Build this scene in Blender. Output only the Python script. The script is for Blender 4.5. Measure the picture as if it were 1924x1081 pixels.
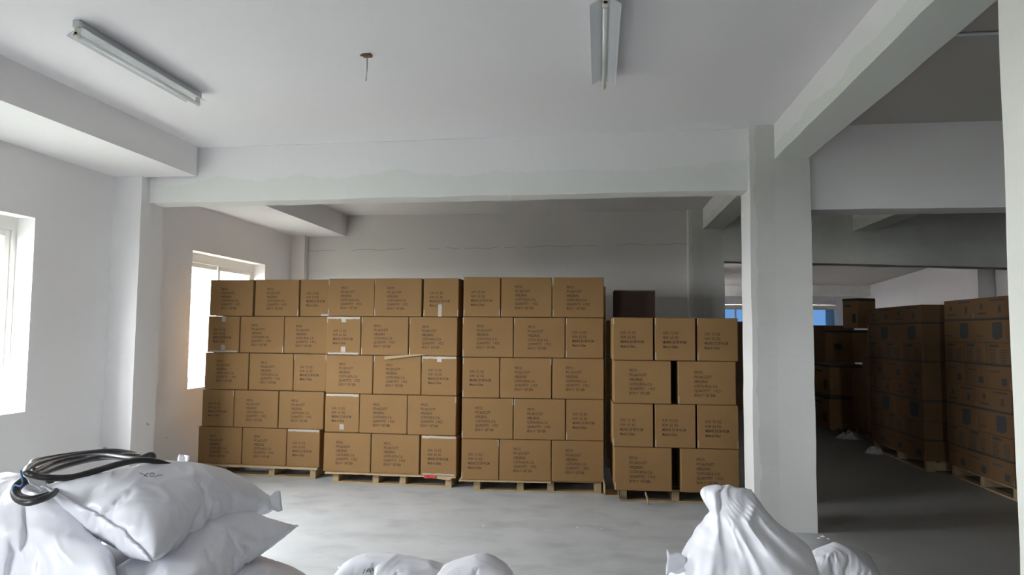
import bpy, math, random
import numpy as np
from mathutils import Vector, Matrix, noise

random.seed(7)
for o in list(bpy.data.objects):
    bpy.data.objects.remove(o)
SC = bpy.context.scene
COL = SC.collection

# ------------------------------------------------------------------ camera
IW, IH = 1924, 1081
CAM_H, CAM_F, YAW, PITCH, ROLL = 1.6158, 1278.7, .127, .0649, .0087
_f = Vector((-math.sin(YAW)*math.cos(PITCH), math.cos(YAW)*math.cos(PITCH), math.sin(PITCH)))
_r = Vector((math.cos(YAW), math.sin(YAW), 0))
_u = _r.cross(_f)
CR = math.cos(ROLL)*_r + math.sin(ROLL)*_u
CU = -math.sin(ROLL)*_r + math.cos(ROLL)*_u
CPOS = Vector((0, 0, CAM_H))
cam = bpy.data.cameras.new('camera')
cam.sensor_fit = 'HORIZONTAL'
cam.sensor_width = 36
cam.lens = CAM_F/IW*36
cam.clip_end = 200
cam_o = bpy.data.objects.new('camera', cam)
COL.objects.link(cam_o)
cam_o.matrix_world = Matrix(((CR.x, CU.x, -_f.x, 0), (CR.y, CU.y, -_f.y, 0), (CR.z, CU.z, -_f.z, CAM_H), (0, 0, 0, 1)))
SC.camera = cam_o


def at(x, y, axis, val):
    """world point seen at photo pixel (x, y) on the plane axis = val"""
    d = CR*((x-IW/2)/CAM_F) - CU*((y-IH/2)/CAM_F) + _f
    i = 'XYZ'.index(axis)
    return CPOS + d*((val-CPOS[i])/d[i])


# ------------------------------------------------------------------ sky and exposure
SKY = 9.0
world = bpy.data.worlds.new('overcast_sky')
SC.world = world
world.use_nodes = True
world.node_tree.nodes['Background'].inputs[0].default_value = (.99, .975, 1.0, 1)
world.node_tree.nodes['Background'].inputs[1].default_value = SKY
SC.view_settings.view_transform = 'Standard'
SC.view_settings.look = 'None'
SC.view_settings.gamma = 1
SC.view_settings.use_curve_mapping = False
SC.view_settings.exposure = 2.85
SC.cycles.max_bounces = 14
SC.cycles.diffuse_bounces = 9
SC.cycles.transparent_max_bounces = 16
SC.cycles.sample_clamp_indirect = 12

# ------------------------------------------------------------------ measured dimensions (metres)
XW = -4.717           # left wall, inner face
WT = .25              # its thickness
XS = -3.885           # room-side face of the duct casing along the left wall
ZC, ZS = 3.397, 3.10  # ceiling, underside of the casing
XC0, XC1 = 1.274, 1.767   # columns
YB0, YB1 = 5.926, 6.295   # middle column
YK = 10.08            # back wall
YR = -6.2             # wall behind the camera
WIN = [(3.39, 5.14), (7.39, 9.14), (-1.95, -.2)]
WZ0, WZ1 = .92, 2.54


def portal(name, loc, rot, sx, sy):
    l = bpy.data.lights.new(name, 'AREA')
    l.shape = 'RECTANGLE'
    l.size, l.size_y = sx, sy
    l.cycles.is_portal = True
    o = bpy.data.objects.new(name, l)
    COL.objects.link(o)
    o.location = loc
    o.rotation_euler = rot
    return o


for (a, b) in WIN:
    portal('window_portal', (XW-WT-.02, (a+b)/2, (WZ0+WZ1)/2), (0, -math.pi/2, 0), WZ1-WZ0, b-a)

# ------------------------------------------------------------------ materials
MATS = {}


def mat(name, color, rough=.8, spec=.3, metal=0, bump=None, vary=None, alpha=1, coat=0):
    """bump = (scale, strength); vary = (scale, second colour, sharpness)"""
    if name in MATS:
        return MATS[name]
    m = bpy.data.materials.new(name)
    m.use_nodes = True
    nt = m.node_tree
    b = nt.nodes['Principled BSDF']
    b.inputs['Base Color'].default_value = (*color, 1)
    b.inputs['Roughness'].default_value = rough
    b.inputs['Specular IOR Level'].default_value = spec
    b.inputs['Metallic'].default_value = metal
    b.inputs['Alpha'].default_value = alpha
    b.inputs['Coat Weight'].default_value = coat
    g = nt.nodes.new('ShaderNodeNewGeometry')
    if vary:
        n = nt.nodes.new('ShaderNodeTexNoise')
        n.inputs['Scale'].default_value = vary[0]
        n.inputs['Detail'].default_value = 6
        n.inputs['Roughness'].default_value = .6
        nt.links.new(g.outputs['Position'], n.inputs['Vector'])
        r = nt.nodes.new('ShaderNodeValToRGB')
        r.color_ramp.elements[0].position = .5-vary[2]
        r.color_ramp.elements[1].position = .5+vary[2]
        r.color_ramp.elements[0].color = (*color, 1)
        r.color_ramp.elements[1].color = (*vary[1], 1)
        nt.links.new(n.outputs['Fac'], r.inputs[0])
        nt.links.new(r.outputs[0], b.inputs['Base Color'])
    if bump:
        n = nt.nodes.new('ShaderNodeTexNoise')
        n.inputs['Scale'].default_value = bump[0]
        n.inputs['Detail'].default_value = 5
        nt.links.new(g.outputs['Position'], n.inputs['Vector'])
        bn = nt.nodes.new('ShaderNodeBump')
        bn.inputs['Strength'].default_value = bump[1]
        bn.inputs['Distance'].default_value = .01
        nt.links.new(n.outputs['Fac'], bn.inputs['Height'])
        nt.links.new(bn.outputs['Normal'], b.inputs['Normal'])
    MATS[name] = m
    return m


def M(nt, op, a, b=None, clamp=False):
    n = nt.nodes.new('ShaderNodeMath')
    n.operation = op
    n.use_clamp = clamp
    for i, v in enumerate((a, b)):
        if v is None:
            continue
        if isinstance(v, (int, float)):
            n.inputs[i].default_value = v
        else:
            nt.links.new(v, n.inputs[i])
    return n.outputs[0]


def mask_mix(m, fac_builder, color):
    """lay a second paint/stain colour over material m where fac_builder(nt, xyz, noise) says"""
    nt = m.node_tree
    b = nt.nodes['Principled BSDF']
    g = nt.nodes.new('ShaderNodeNewGeometry')
    s = nt.nodes.new('ShaderNodeSeparateXYZ')
    nt.links.new(g.outputs['Position'], s.inputs[0])

    def nz(scale, detail=4, vec=(1, 1, 1)):
        n = nt.nodes.new('ShaderNodeTexNoise')
        n.inputs['Scale'].default_value = scale
        n.inputs['Detail'].default_value = detail
        mp = nt.nodes.new('ShaderNodeMapping')
        mp.inputs['Scale'].default_value = vec
        nt.links.new(g.outputs['Position'], mp.inputs[0])
        nt.links.new(mp.outputs[0], n.inputs['Vector'])
        return n.outputs['Fac']
    fac = fac_builder(nt, s.outputs, nz)
    mx = nt.nodes.new('ShaderNodeMix')
    mx.data_type = 'RGBA'
    nt.links.new(fac, mx.inputs[0])
    src = b.inputs['Base Color']
    if src.links:
        nt.links.new(src.links[0].from_socket, mx.inputs[6])
    else:
        mx.inputs[6].default_value = src.default_value
    mx.inputs[7].default_value = (*color, 1)
    nt.links.new(mx.outputs[2], b.inputs['Base Color'])


def ramp(nt, x, lo, hi):
    n = nt.nodes.new('ShaderNodeMapRange')
    n.inputs[1].default_value = lo
    n.inputs[2].default_value = hi
    n.clamp = True
    nt.links.new(x, n.inputs[0])
    return n.outputs[0]


WHITE = (.79, .78, .785)
PLAST = (.735, .745, .72)
m_wall = mat('white_wall_paint', WHITE, .85, .2, bump=(26, .12), vary=(.9, (.76, .745, .745), .3))
m_ceil = mat('ceiling_paint', (.80, .785, .80), .9, .15, bump=(18, .08), vary=(.7, (.77, .755, .765), .3))
m_beam = mat('beam_paint', WHITE, .85, .2, bump=(20, .16))
# raw grey-green plaster along the bottom of the cross beam, ragged upper edge
mask_mix(m_beam, lambda nt, p, nz: ramp(nt, M(nt, 'SUBTRACT', M(nt, 'ADD', M(nt, 'MULTIPLY', nz(1.3, 8, (1, 0, 0)), .36), M(nt, 'MULTIPLY', nz(16, 5, (1, 0, 1.5)), .07)), M(nt, 'SUBTRACT', p[2], 2.86)), -.004, .004), PLAST)
m_dbeam = mat('side_beam_paint', WHITE, .85, .2, bump=(22, .25))
mask_mix(m_dbeam, lambda nt, p, nz: ramp(nt, M(nt, 'SUBTRACT', M(nt, 'ADD', M(nt, 'MULTIPLY', nz(1.9, 6, (0, 1, 0)), .2), M(nt, 'MULTIPLY', nz(14, 3, (0, 1, 1)), .03)), M(nt, 'SUBTRACT', p[2], 3.10)), -.004, .004), (.70, .72, .68))
m_col = mat('column_plaster', (.60, .60, .57), .85, .2, bump=(14, .25), vary=(2.6, (.54, .54, .515), .15))
m_colb = mat('raw_beam_plaster', (.68, .685, .655), .85, .2, bump=(14, .25), vary=(2.0, (.60, .605, .58), .12))
# the strip under the lengthwise beam was plastered separately
mask_mix(m_col, lambda nt, p, nz: M(nt, 'MULTIPLY', ramp(nt, M(nt, 'ADD', p[0], M(nt, 'MULTIPLY', nz(7, 4, (0, 0, 1)), .02)), 1.484, 1.490), .7), (.61, .61, .585))
mask_mix(m_col, lambda nt, p, nz: M(nt, 'MULTIPLY', ramp(nt, M(nt, 'SUBTRACT', M(nt, 'ADD', p[0], M(nt, 'MULTIPLY', nz(3, 6, (0, 0, 1)), .16)), 1.40), .004, -.004), .6), (.70, .695, .685))
m_ncol = mat('near_column_plaster', (.64, .64, .59), .85, .2, bump=(14, .15), vary=(2.5, (.60, .60, .555), .25))
m_back = mat('back_wall_paint', (.64, .625, .61), .88, .2, bump=(20, .1), vary=(.9, (.60, .58, .565), .3))
# hairline crack running along the back wall
mask_mix(m_back, lambda nt, p, nz: M(nt, 'MULTIPLY', M(nt, 'MULTIPLY', M(nt, 'LESS_THAN', M(nt, 'ABSOLUTE', M(nt, 'SUBTRACT', M(nt, 'SUBTRACT', p[2], M(nt, 'MULTIPLY', M(nt, 'ADD', p[0], 4.5), .012)), M(nt, 'ADD', 2.845, M(nt, 'MULTIPLY', M(nt, 'SUBTRACT', nz(3.2, 8, (1, 0, 0)), .5), .12)))), .004), M(nt, 'GREATER_THAN', nz(2.2, 3, (1, 0, 1)), .44)), .5), (.16, .13, .11))
# scuffs low on the window wall
mask_mix(m_wall, lambda nt, p, nz: M(nt, 'MULTIPLY', M(nt, 'MULTIPLY', M(nt, 'GREATER_THAN', nz(9, 6), .70), ramp(nt, p[2], 1.0, .55)), .75), (.22, .16, .13))
m_floor = mat('worn_concrete', (.475, .49, .50), .42, .45, bump=(9, .10), vary=(2.2, (.57, .585, .595), .2))
mask_mix(m_floor, lambda nt, p, nz: M(nt, 'MULTIPLY', ramp(nt, nz(3.4, 10, (.8, 1.25, 1)), .50, .70), .6), (.345, .36, .365))
# shade of the storage bay painted into the floor as a darker tone
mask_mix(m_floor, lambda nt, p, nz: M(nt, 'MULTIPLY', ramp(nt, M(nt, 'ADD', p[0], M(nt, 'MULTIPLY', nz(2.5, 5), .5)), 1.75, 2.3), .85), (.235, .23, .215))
m_ground = mat('yard_ground', (.13, .13, .115), .95, .1, vary=(.5, (.10, .11, .09), .3))
m_alu = mat('aluminium_frame', (.72, .71, .66), .45, .5, bump=(60, .02))
m_blocker = mat('light_blocker_grey', (.36, .35, .33), .9, .15, bump=(12, .1), vary=(.6, (.31, .30, .285), .3))
m_steel = mat('galvanised_steel', (.55, .57, .58), .4, .5, metal=.3, bump=(40, .03))
m_enamel = mat('white_enamel', (.74, .76, .80), .35, .5, bump=(40, .02))
m_tube = mat('lamp_tube_glass', (.80, .80, .76), .15, .6, bump=(30, .01))
m_holder = mat('lamp_holder_plastic', (.68, .66, .58), .5, .4, bump=(30, .02))
m_rust = mat('rusty_iron', (.12, .09, .07), .8, .3, bump=(60, .3), vary=(40, (.22, .10, .06), .2))
m_card = mat('brown_cardboard', (.21, .12, .048), .75, .2, bump=(45, .05), vary=(2.1, (.235, .135, .055), .35))
m_card2 = mat('dark_cardboard', (.20, .125, .07), .8, .2, bump=(45, .05), vary=(2.5, (.24, .15, .085), .35))
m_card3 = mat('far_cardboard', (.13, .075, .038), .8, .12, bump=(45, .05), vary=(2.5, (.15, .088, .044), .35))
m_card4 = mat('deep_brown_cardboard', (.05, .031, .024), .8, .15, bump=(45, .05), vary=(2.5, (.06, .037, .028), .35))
m_ceil2 = mat('shade_toned_ceiling', (.50, .475, .45), .9, .15, bump=(18, .12), vary=(.8, (.46, .435, .41), .3))  # bay ceiling greyed, so the shade there is part of its colour
m_ink = mat('black_ink', (.055, .035, .022), .8, .2, bump=(80, .02))
m_inkfar = mat('grey_ink', (.05, .05, .05), .8, .2, bump=(80, .02))
m_tape = mat('clear_packing_tape', (.85, .84, .80), .15, .8, bump=(55, .6), alpha=.34, coat=.3)
m_wood = mat('pallet_pine', (.38, .285, .165), .8, .2, bump=(30, .15), vary=(7, (.28, .20, .11), .3))
m_sheet = mat('kraft_sheet', (.36, .27, .165), .8, .2, bump=(25, .1), vary=(6, (.36, .26, .15), .3))
m_red = mat('red_cloth', (.42, .05, .04), .8, .2, bump=(60, .2))
m_bag = mat('white_woven_plastic', (.74, .74, .79), .36, .45, vary=(2.2, (.71, .715, .77), .3))
_nt = m_bag.node_tree                      # fine crinkles of the woven plastic
_g = _nt.nodes.new('ShaderNodeNewGeometry')
_a = _nt.nodes.new('ShaderNodeTexNoise')
_a.noise_type = 'RIDGED_MULTIFRACTAL'
_a.inputs['Scale'].default_value = 5.5
_a.inputs['Detail'].default_value = 5
_a.inputs['Distortion'].default_value = .8
_nt.links.new(_g.outputs['Position'], _a.inputs['Vector'])
_b = _nt.nodes.new('ShaderNodeBump')
_b.inputs['Strength'].default_value = .55
_b.inputs['Distance'].default_value = .008
_nt.links.new(_a.outputs['Fac'], _b.inputs['Height'])
_nt.links.new(_b.outputs['Normal'], _nt.nodes['Principled BSDF'].inputs['Normal'])
m_hose = mat('black_rubber_hose', (.022, .02, .022), .38, .5, bump=(60, .05))
m_blue = mat('blue_plastic', (.03, .14, .36), .4, .5, bump=(60, .03))
m_film = mat('cloudy_plastic_film', (.75, .77, .78), .3, .5, bump=(30, .2), alpha=.6)
m_leaf = mat('foliage', (.03, .06, .05), .8, .2, bump=(30, .2))
m_cream = mat('cream_wall_paint', (.74, .70, .60), .85, .2, bump=(20, .08), vary=(.8, (.70, .66, .57), .3))


def glass_mat(name, color, gloss):
    m = bpy.data.materials.new(name)
    m.use_nodes = True
    nt = m.node_tree
    nt.nodes.remove(nt.nodes['Principled BSDF'])
    t = nt.nodes.new('ShaderNodeBsdfTransparent')
    t.inputs[0].default_value = (*color, 1)
    g = nt.nodes.new('ShaderNodeBsdfGlossy')
    g.inputs['Roughness'].default_value = .05
    mx = nt.nodes.new('ShaderNodeMixShader')
    mx.inputs[0].default_value = gloss
    nt.links.new(t.outputs[0], mx.inputs[1])
    nt.links.new(g.outputs[0], mx.inputs[2])
    nt.links.new(mx.outputs[0], nt.nodes['Material Output'].inputs[0])
    return m


m_glass = glass_mat('window_glass', (.93, .96, .96), .06)
m_blueglass = glass_mat('blue_tinted_glass', (.048, .073, .103), .03)


# ------------------------------------------------------------------ mesh helpers
class MB:
    def __init__(self):
        self.v, self.f, self.s = [], [], []

    def add(self, vs, fs, smooth=False):
        n = len(self.v)
        self.v += [tuple(p) for p in vs]
        self.f += [tuple(i+n for i in q) for q in fs]
        self.s += [smooth]*len(fs)
        return self

    def box(self, a, b, bevel=0):
        x0, y0, z0 = a
        x1, y1, z1 = b
        if bevel <= 0:
            return self.add([(x0, y0, z0), (x1, y0, z0), (x1, y1, z0), (x0, y1, z0), (x0, y0, z1), (x1, y0, z1), (x1, y1, z1), (x0, y1, z1)],
                            [(0, 3, 2, 1), (4, 5, 6, 7), (0, 1, 5, 4), (1, 2, 6, 5), (2, 3, 7, 6), (3, 0, 4, 7)])
        e = bevel
        vs, ix = [], {}
        for cx in (0, 1):
            for cy in (0, 1):
                for cz in (0, 1):
                    c = ((x0, x1)[cx], (y0, y1)[cy], (z0, z1)[cz])
                    d = (1-2*cx, 1-2*cy, 1-2*cz)
                    for k in range(3):       # vertex lying on the face normal to axis k
                        p = [c[i]+(0 if i == k else d[i]*e) for i in range(3)]
                        ix[(cx, cy, cz, k)] = len(vs)
                        vs.append(p)
        fs = []

        def face(k, s):
            o = [i for i in range(3) if i != k]
            r = []
            for (p, q) in ((0, 0), (1, 0), (1, 1), (0, 1)):
                c = [0, 0, 0]
                c[k] = s
                c[o[0]] = p
                c[o[1]] = q
                r.append(ix[(*c, k)])
            flip = (s == 0) ^ (k == 1)
            return r[::-1] if flip else r
        for k in range(3):
            for s in (0, 1):
                fs.append(face(k, s))
        for k in range(3):                   # edge chamfers along axis k
            a_, b_ = [i for i in range(3) if i != k]
            for sa in (0, 1):
                for sb in (0, 1):
                    def vx(t, face_ax):
                        c = [0, 0, 0]
                        c[k] = t
                        c[a_] = sa
                        c[b_] = sb
                        return ix[(*c, face_ax)]
                    q = [vx(0, a_), vx(1, a_), vx(1, b_), vx(0, b_)]
                    fl = (sa ^ sb) ^ (k == 1)
                    fs.append(q[::-1] if fl else q)
        for cx in (0, 1):
            for cy in (0, 1):
                for cz in (0, 1):
                    q = [ix[(cx, cy, cz, k)] for k in range(3)]
                    fs.append(q if (cx+cy+cz) % 2 == 1 else q[::-1])
        return self.add(vs, fs)

    def prism(self, poly, z0, z1):
        """vertical prism over a counter-clockwise plan polygon"""
        n = len(poly)
        vs = [(x, y, z0) for x, y in poly]+[(x, y, z1) for x, y in poly]
        fs = [tuple(range(n))[::-1], tuple(range(n, 2*n))]
        fs += [(i, (i+1) % n, n+(i+1) % n, n+i) for i in range(n)]
        return self.add(vs, fs)

    def tube(self, pts, r, n=10, cap=True):
        pts = [Vector(p) for p in pts]
        rr = r if isinstance(r, (list, tuple)) else [r]*len(pts)
        vs, fs = [], []
        up = Vector((0, 0, 1))
        for i, p in enumerate(pts):
            t = (pts[min(i+1, len(pts)-1)]-pts[max(i-1, 0)]).normalized()
            a = t.cross(up)
            if a.length < .05:
                a = t.cross(Vector((1, 0, 0)))
            a.normalize()
            b = a.cross(t)
            for k in range(n):
                th = 2*math.pi*k/n
                vs.append(p+a*(rr[i]*math.cos(th))+b*(rr[i]*math.sin(th)))
        for i in range(len(pts)-1):
            for k in range(n):
                fs.append((i*n+k, i*n+(k+1) % n, (i+1)*n+(k+1) % n, (i+1)*n+k))
        if cap:
            fs.append(tuple(range(n))[::-1])
            fs.append(tuple(range((len(pts)-1)*n, len(pts)*n)))
        return self.add(vs, fs, True)

    def mesh(self, name):
        me = bpy.data.meshes.new(name)
        me.from_pydata(self.v, [], self.f)
        me.polygons.foreach_set('use_smooth', self.s)
        me.update()
        return me


def tag(o, label=None, cat=None, group=None, kind=None):
    for k, v in (('label', label), ('category', cat), ('group', group), ('kind', kind)):
        if v:
            o[k] = v
    return o


def obj(name, me, m=None, parent=None, loc=None, rotz=None):
    if isinstance(me, MB):
        me = me.mesh(name)
    o = bpy.data.objects.new(name, me)
    COL.objects.link(o)
    if m is not None and not me.materials:
        me.materials.append(m)
    if parent is not None:
        o.parent = parent
    if loc is not None:
        o.location = loc
    if rotz is not None:
        o.rotation_euler = (0, 0, rotz)
    return o


def empty(name, loc=(0, 0, 0), rotz=0):
    o = bpy.data.objects.new(name, None)
    COL.objects.link(o)
    o.location = loc
    o.rotation_euler = (0, 0, rotz)
    return o


def struct(name, mb, m, label=None, parent=None):
    o = obj(name, mb, m, parent)
    if parent is None:
        tag(o, label, None, None, 'structure')
    return o


# ------------------------------------------------------------------ the room shell
XR = 12.0
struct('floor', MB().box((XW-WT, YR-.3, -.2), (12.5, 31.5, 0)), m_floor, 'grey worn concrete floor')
struct('outside_ground', MB().box((-40, -40, -.7), (50, 70, -.55)), m_ground, 'pale yard ground outside the windows')
struct('ceiling', MB().box((XW-WT, YR-.3, ZC), (1.62, YK+.3, ZC+.25)), m_ceil, 'white painted concrete ceiling slab')
struct('ceiling_bay', MB().box((1.62, YR-.3, ZC), (12.5, YK, ZC+.25)).box((1.4, YK+.05, ZC), (12.5, 31.5, ZC+.25)), m_ceil2, 'ceiling slab over the dark bay and hall, greyed to hold its shade')

wl = MB()
ys = sorted(WIN)
y = YR-.3
for (a, b) in ys:
    wl.box((XW-WT, y, 0), (XW, a, ZC))
    wl.box((XW-WT, a, 0), (XW, b, WZ0))
    wl.box((XW-WT, a, WZ1), (XW, b, ZC))
    y = b
wl.box((XW-WT, y, 0), (XW, YK+.25, ZC))
struct('wall_left', wl, m_wall, 'white plastered wall with the sliding windows')
struct('wall_back', MB().box((XW, YK, 0), (XC1, YK+.25, ZC)), m_back, 'white back wall with a hairline crack behind the stacked cartons')
FILL_WIN = (1.9, 2.65)  # opening added out of view to brighten the beam over the bay
struct('wall_rear', MB().box((XW, YR-.3, 0), (FILL_WIN[0], YR, ZC)).box((FILL_WIN[1], YR-.3, 0), (XR+.3, YR, ZC)).box((FILL_WIN[0], YR-.3, 0), (FILL_WIN[1], YR, WZ0)).box((FILL_WIN[0], YR-.3, WZ1), (FILL_WIN[1], YR, ZC)), m_wall, 'white wall behind the viewer with one window added for light')
portal('fill_window_portal', (sum(FILL_WIN)/2, YR-.32, (WZ0+WZ1)/2), (math.pi/2, 0, 0), FILL_WIN[1]-FILL_WIN[0], WZ1-WZ0)
struct('outside_light_blocker', MB().box((-12, 6.6, -.55), (-7.8, 22, 8.5)).box((-12.2, 6.4, 8.5), (-7.6, 22.2, 8.8)), m_blocker, 'added grey block outside that cuts daylight at the far window')  # block added to weaken the daylight coming through the far window
struct('wall_right', MB().prism([(XR, YR), (XR, 13.2), (7.75, 13.2), (9.85, 27), (9.85, 31.3), (10.2, 31.3), (10.2, 27), (8.05, 13.5), (XR+.3, 13.5), (XR+.3, YR)], 0, ZC), m_wall, 'white long wall at the far side of the dark bay')
# wall of the deep hall behind the back wall, with its own windows
HW = [(16.2, 17.0), (24.0, 24.9)]
wh = MB()
y = YK+.25
for a, b in HW:
    wh.box((1.5, y, 0), (XC1, a, ZC)).box((1.5, a, 0), (XC1, b, 1.0)).box((1.5, a, 2.5), (XC1, b, ZC))
    y = b
wh.box((1.5, y, 0), (XC1, 31.3, ZC))
struct('wall_hall', wh, m_wall, 'white wall of the deep hall with a row of windows')
for a, b in HW:
    portal('hall_window_portal', (1.48, (a+b)/2, 1.75), (0, -math.pi/2, 0), 1.5, b-a)

# end wall of the hall: pale band, cream lintel, long blue-tinted window
YE = 30.0
z572, z582 = at(1560, 573, 'Y', YE).z, at(1560, 582, 'Y', YE).z
we = MB()
we.box((XC1, YE, z572), (9.85, YE+.3, ZC))
struct('wall_end', we, m_wall, 'pale end wall of the deep hall')
struct('trim_1', MB().box((XC1, YE-.05, z582), (9.85, YE+.3, z572-.015)), m_cream, 'cream lintel over the blue window')
struct('wall_end_parapet', MB().box((XC1, YE, 0), (9.85, YE+.3, .95)), m_wall, 'low wall under the blue window')
w5 = empty('window_4', (0, YE+.1, .95))
tag(w5, 'long blue tinted window at the far end of the hall', None, None, 'structure')
for i in range(6):
    xa = XC1+i*(9.85-XC1)/6
    xb = xa+(9.85-XC1)/6
    obj('mullion', MB().box((xb-.03, -.03, 0), (xb+.03, .03, z582-.95)), m_alu, w5)
    if i == 5:
        continue
    obj('pane', MB().box((xa+.03, -.004, 0), (xb-.03, .004, z582-.95)), m_blueglass, w5)
pb = at(1574, 590, 'Y', YE)
obj('pane', MB().box((XC1+5*(9.85-XC1)/6+.03, -.004, 0), (9.85, .004, z582-.95)), m_blueglass, w5)
portal('blue_window_portal', ((XC1+9.85)/2, YE+.25, (.95+z582)/2), (-math.pi/2, 0, 0), 9.85-XC1, z582-.95)

# casing along the left wall, pilasters, beams and columns
for (a, b) in ((YR, 6.1), (6.35, YK)):
    struct('ceiling_casing', MB().box((XW, a, ZS if a < 0 else ZS-.03), (XS, b, ZC)), m_wall, 'boxed casing under the ceiling along the window wall' if a < 0 else 'boxed casing under the ceiling beyond the cross beam')


def rough_box(a, b, seed, amp=.006, n=14):
    """box whose long arrises wander a little, as hand-plastered concrete does"""
    a, b = Vector(a), Vector(b)
    d = b-a
    k = max(range(3), key=lambda i: d[i])
    o = [i for i in range(3) if i != k]
    mb = MB()
    n = max(n, int(d[k]/.12))
    vs, fs = [], []
    for i in range(n+1):
        t = i/n
        for j, (p, q) in enumerate(((0, 0), (1, 0), (1, 1), (0, 1))):
            c = [0, 0, 0]
            c[k] = a[k]+t*d[k]
            w = noise.noise_vector(Vector((c[k]*2.3, seed+j*7.7, 1)))*amp+noise.noise_vector(Vector((c[k]*9, seed+j*3.3, 5)))*amp*.4
            c[o[0]] = (a, b)[p][o[0]]+w.x
            c[o[1]] = (a, b)[q][o[1]]+w.y
            vs.append(c)
    for i in range(n):
        for j in range(4):
            q = (i*4+j, i*4+(j+1) % 4, (i+1)*4+(j+1) % 4, (i+1)*4+j)
            fs.append(q if k != 1 else q[::-1])
    fs.append((3, 2, 1, 0) if k != 1 else (0, 1, 2, 3))
    fs.append(tuple(n*4+j for j in ((0, 1, 2, 3) if k != 1 else (3, 2, 1, 0))))
    return mb.add(vs, fs)


def skew(mb, fn):
    mb.v = [tuple(fn(Vector(p))) for p in mb.v]
    return mb


struct('wall_pilaster', rough_box((XW-.01, 6.05, 0), (-4.42, 6.40, ZS), 1, .004), m_wall, 'white pilaster between the two windows')
struct('wall_pilaster', rough_box((XW-.01, 9.95, 0), (-4.50, YK+.01, ZS-.03), 2, .004), m_wall, 'narrow white pilaster in the far corner')
# the cross beam drifts a little towards the camera at the column end
b1 = skew(rough_box((XW, 6.10, 2.857), (XC0+.02, 6.34, ZC), 3, .008), lambda p: Vector((p.x, p.y+.075*(-(p.x+1.7)/2.9), p.z)))
struct('ceiling_beam', b1, m_beam, 'white cross beam with a band of raw grey plaster')
struct('column', rough_box((XC0, YB0, 0), (XC1, YB1, ZC), 4, .006), m_col, 'grey-white plastered column in the middle of the room')
struct('column', rough_box((XC0, 1.94, 0), (XC1, 2.305, ZC), 5, .004), m_ncol, 'pale near column at the right edge of the view')
struct('column', rough_box((XC0, -2.05, 0), (XC1, -1.69, ZC), 6, .004), m_ncol, 'pale column behind the viewer')
struct('column', rough_box((XC0, 9.9, 0), (XC1, YK+.3, ZC), 7, .006), m_col, 'grey column at the end of the back wall')
for a, b, l in ((YR, -2.0, 'white lengthwise beam behind the viewer'), (-1.7, 1.95, 'white lengthwise beam over the viewer'), (2.3, YB0+.01, 'white lengthwise beam running from near column to middle column'), (YB1-.01, 9.91, 'white lengthwise beam running from middle column to back wall')):
    struct('ceiling_beam', rough_box((1.478, a, 3.10), (XC1-.012, b, ZC), a, .007), m_dbeam, l)
struct('ceiling_beam', rough_box((XC1-.02, 6.0, 2.672), (XR+.02, 6.28, ZC), 9, .005), m_wall, 'white cross beam over the dark bay')
struct('ceiling_beam', skew(rough_box((XC1-.02, 9.9, 2.64), (XR+.02, 10.2, ZC), 10, .005), lambda p: Vector((p.x, p.y, p.z-(.028*(p.x-1.8) if p.z < 3 else 0)))), m_colb, 'grey cross beam at the back of the dark bay')
struct('ceiling_beam', rough_box((3.50, 6.27, 3.05), (3.78, 9.91, ZC), 11, .005), m_dbeam, 'lengthwise beam over the dark bay')
zb5 = at(1560, 557, 'Y', 25.8).z
struct('ceiling_beam', rough_box((XC1, 25.8, zb5), (9.8, 26.1, ZC), 12, .01), m_colb, 'pale cross beam deep in the hall')
pc = at(1837, 515, 'Y', 15.0)
pd = at(1866, 515, 'Y', 15.0)
struct('wall_pilaster', rough_box((pc.x, 15.0, 0), (pd.x+.6, 15.4, ZC), 13, .005), m_wall, 'white pilaster on the far long wall')


# ------------------------------------------------------------------ windows
def window(n, a, b, label):
    w = empty('window_%d' % n, (XW-.20, (a+b)/2, WZ0))
    tag(w, label, None, None, 'structure')
    hw, H = (b-a)/2, WZ1-WZ0
    fr = MB()
    fr.box((-.035, -hw, 0), (.035, -hw+.05, H)).box((-.035, hw-.05, 0), (.035, hw, H)).box((-.035, -hw+.05, 0), (.035, hw-.05, .05)).box((-.035, -hw+.05, H-.11), (.035, hw-.05, H))
    obj('window_frame', fr, m_alu, w)
    for s in (-1, 1):
        x = .014*s
        ya, yb = (-hw+.052, .03) if s < 0 else (-.03, hw-.052)
        sash = MB()
        sash.box((x-.012, ya, .052), (x+.012, ya+.055, H-.112), .002).box((x-.012, yb-.055, .052), (x+.012, yb, H-.112), .002)
        sash.box((x-.012, ya+.055, .052), (x+.012, yb-.055, .115)).box((x-.012, ya+.055, H-.165), (x+.012, yb-.055, H-.112))
        so = obj('sash', sash, m_alu, w)
        obj('pane', MB().box((x-.003, ya+.05, .11), (x+.003, yb-.05, H-.16)), m_glass, so)
    return w


window(1, *WIN[0], 'white sliding window at the left edge of the view')
window(2, *WIN[1], 'cream framed sliding window behind the carton stack')
window(3, *WIN[2], 'sliding window beside the viewer')
fill_win = window(5, *FILL_WIN, 'narrow sliding window behind the viewer, added to light the bay beam')
fill_win.location = (sum(FILL_WIN)/2, YR-.2, WZ0)
fill_win.rotation_euler = (0, 0, math.pi/2)


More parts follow.
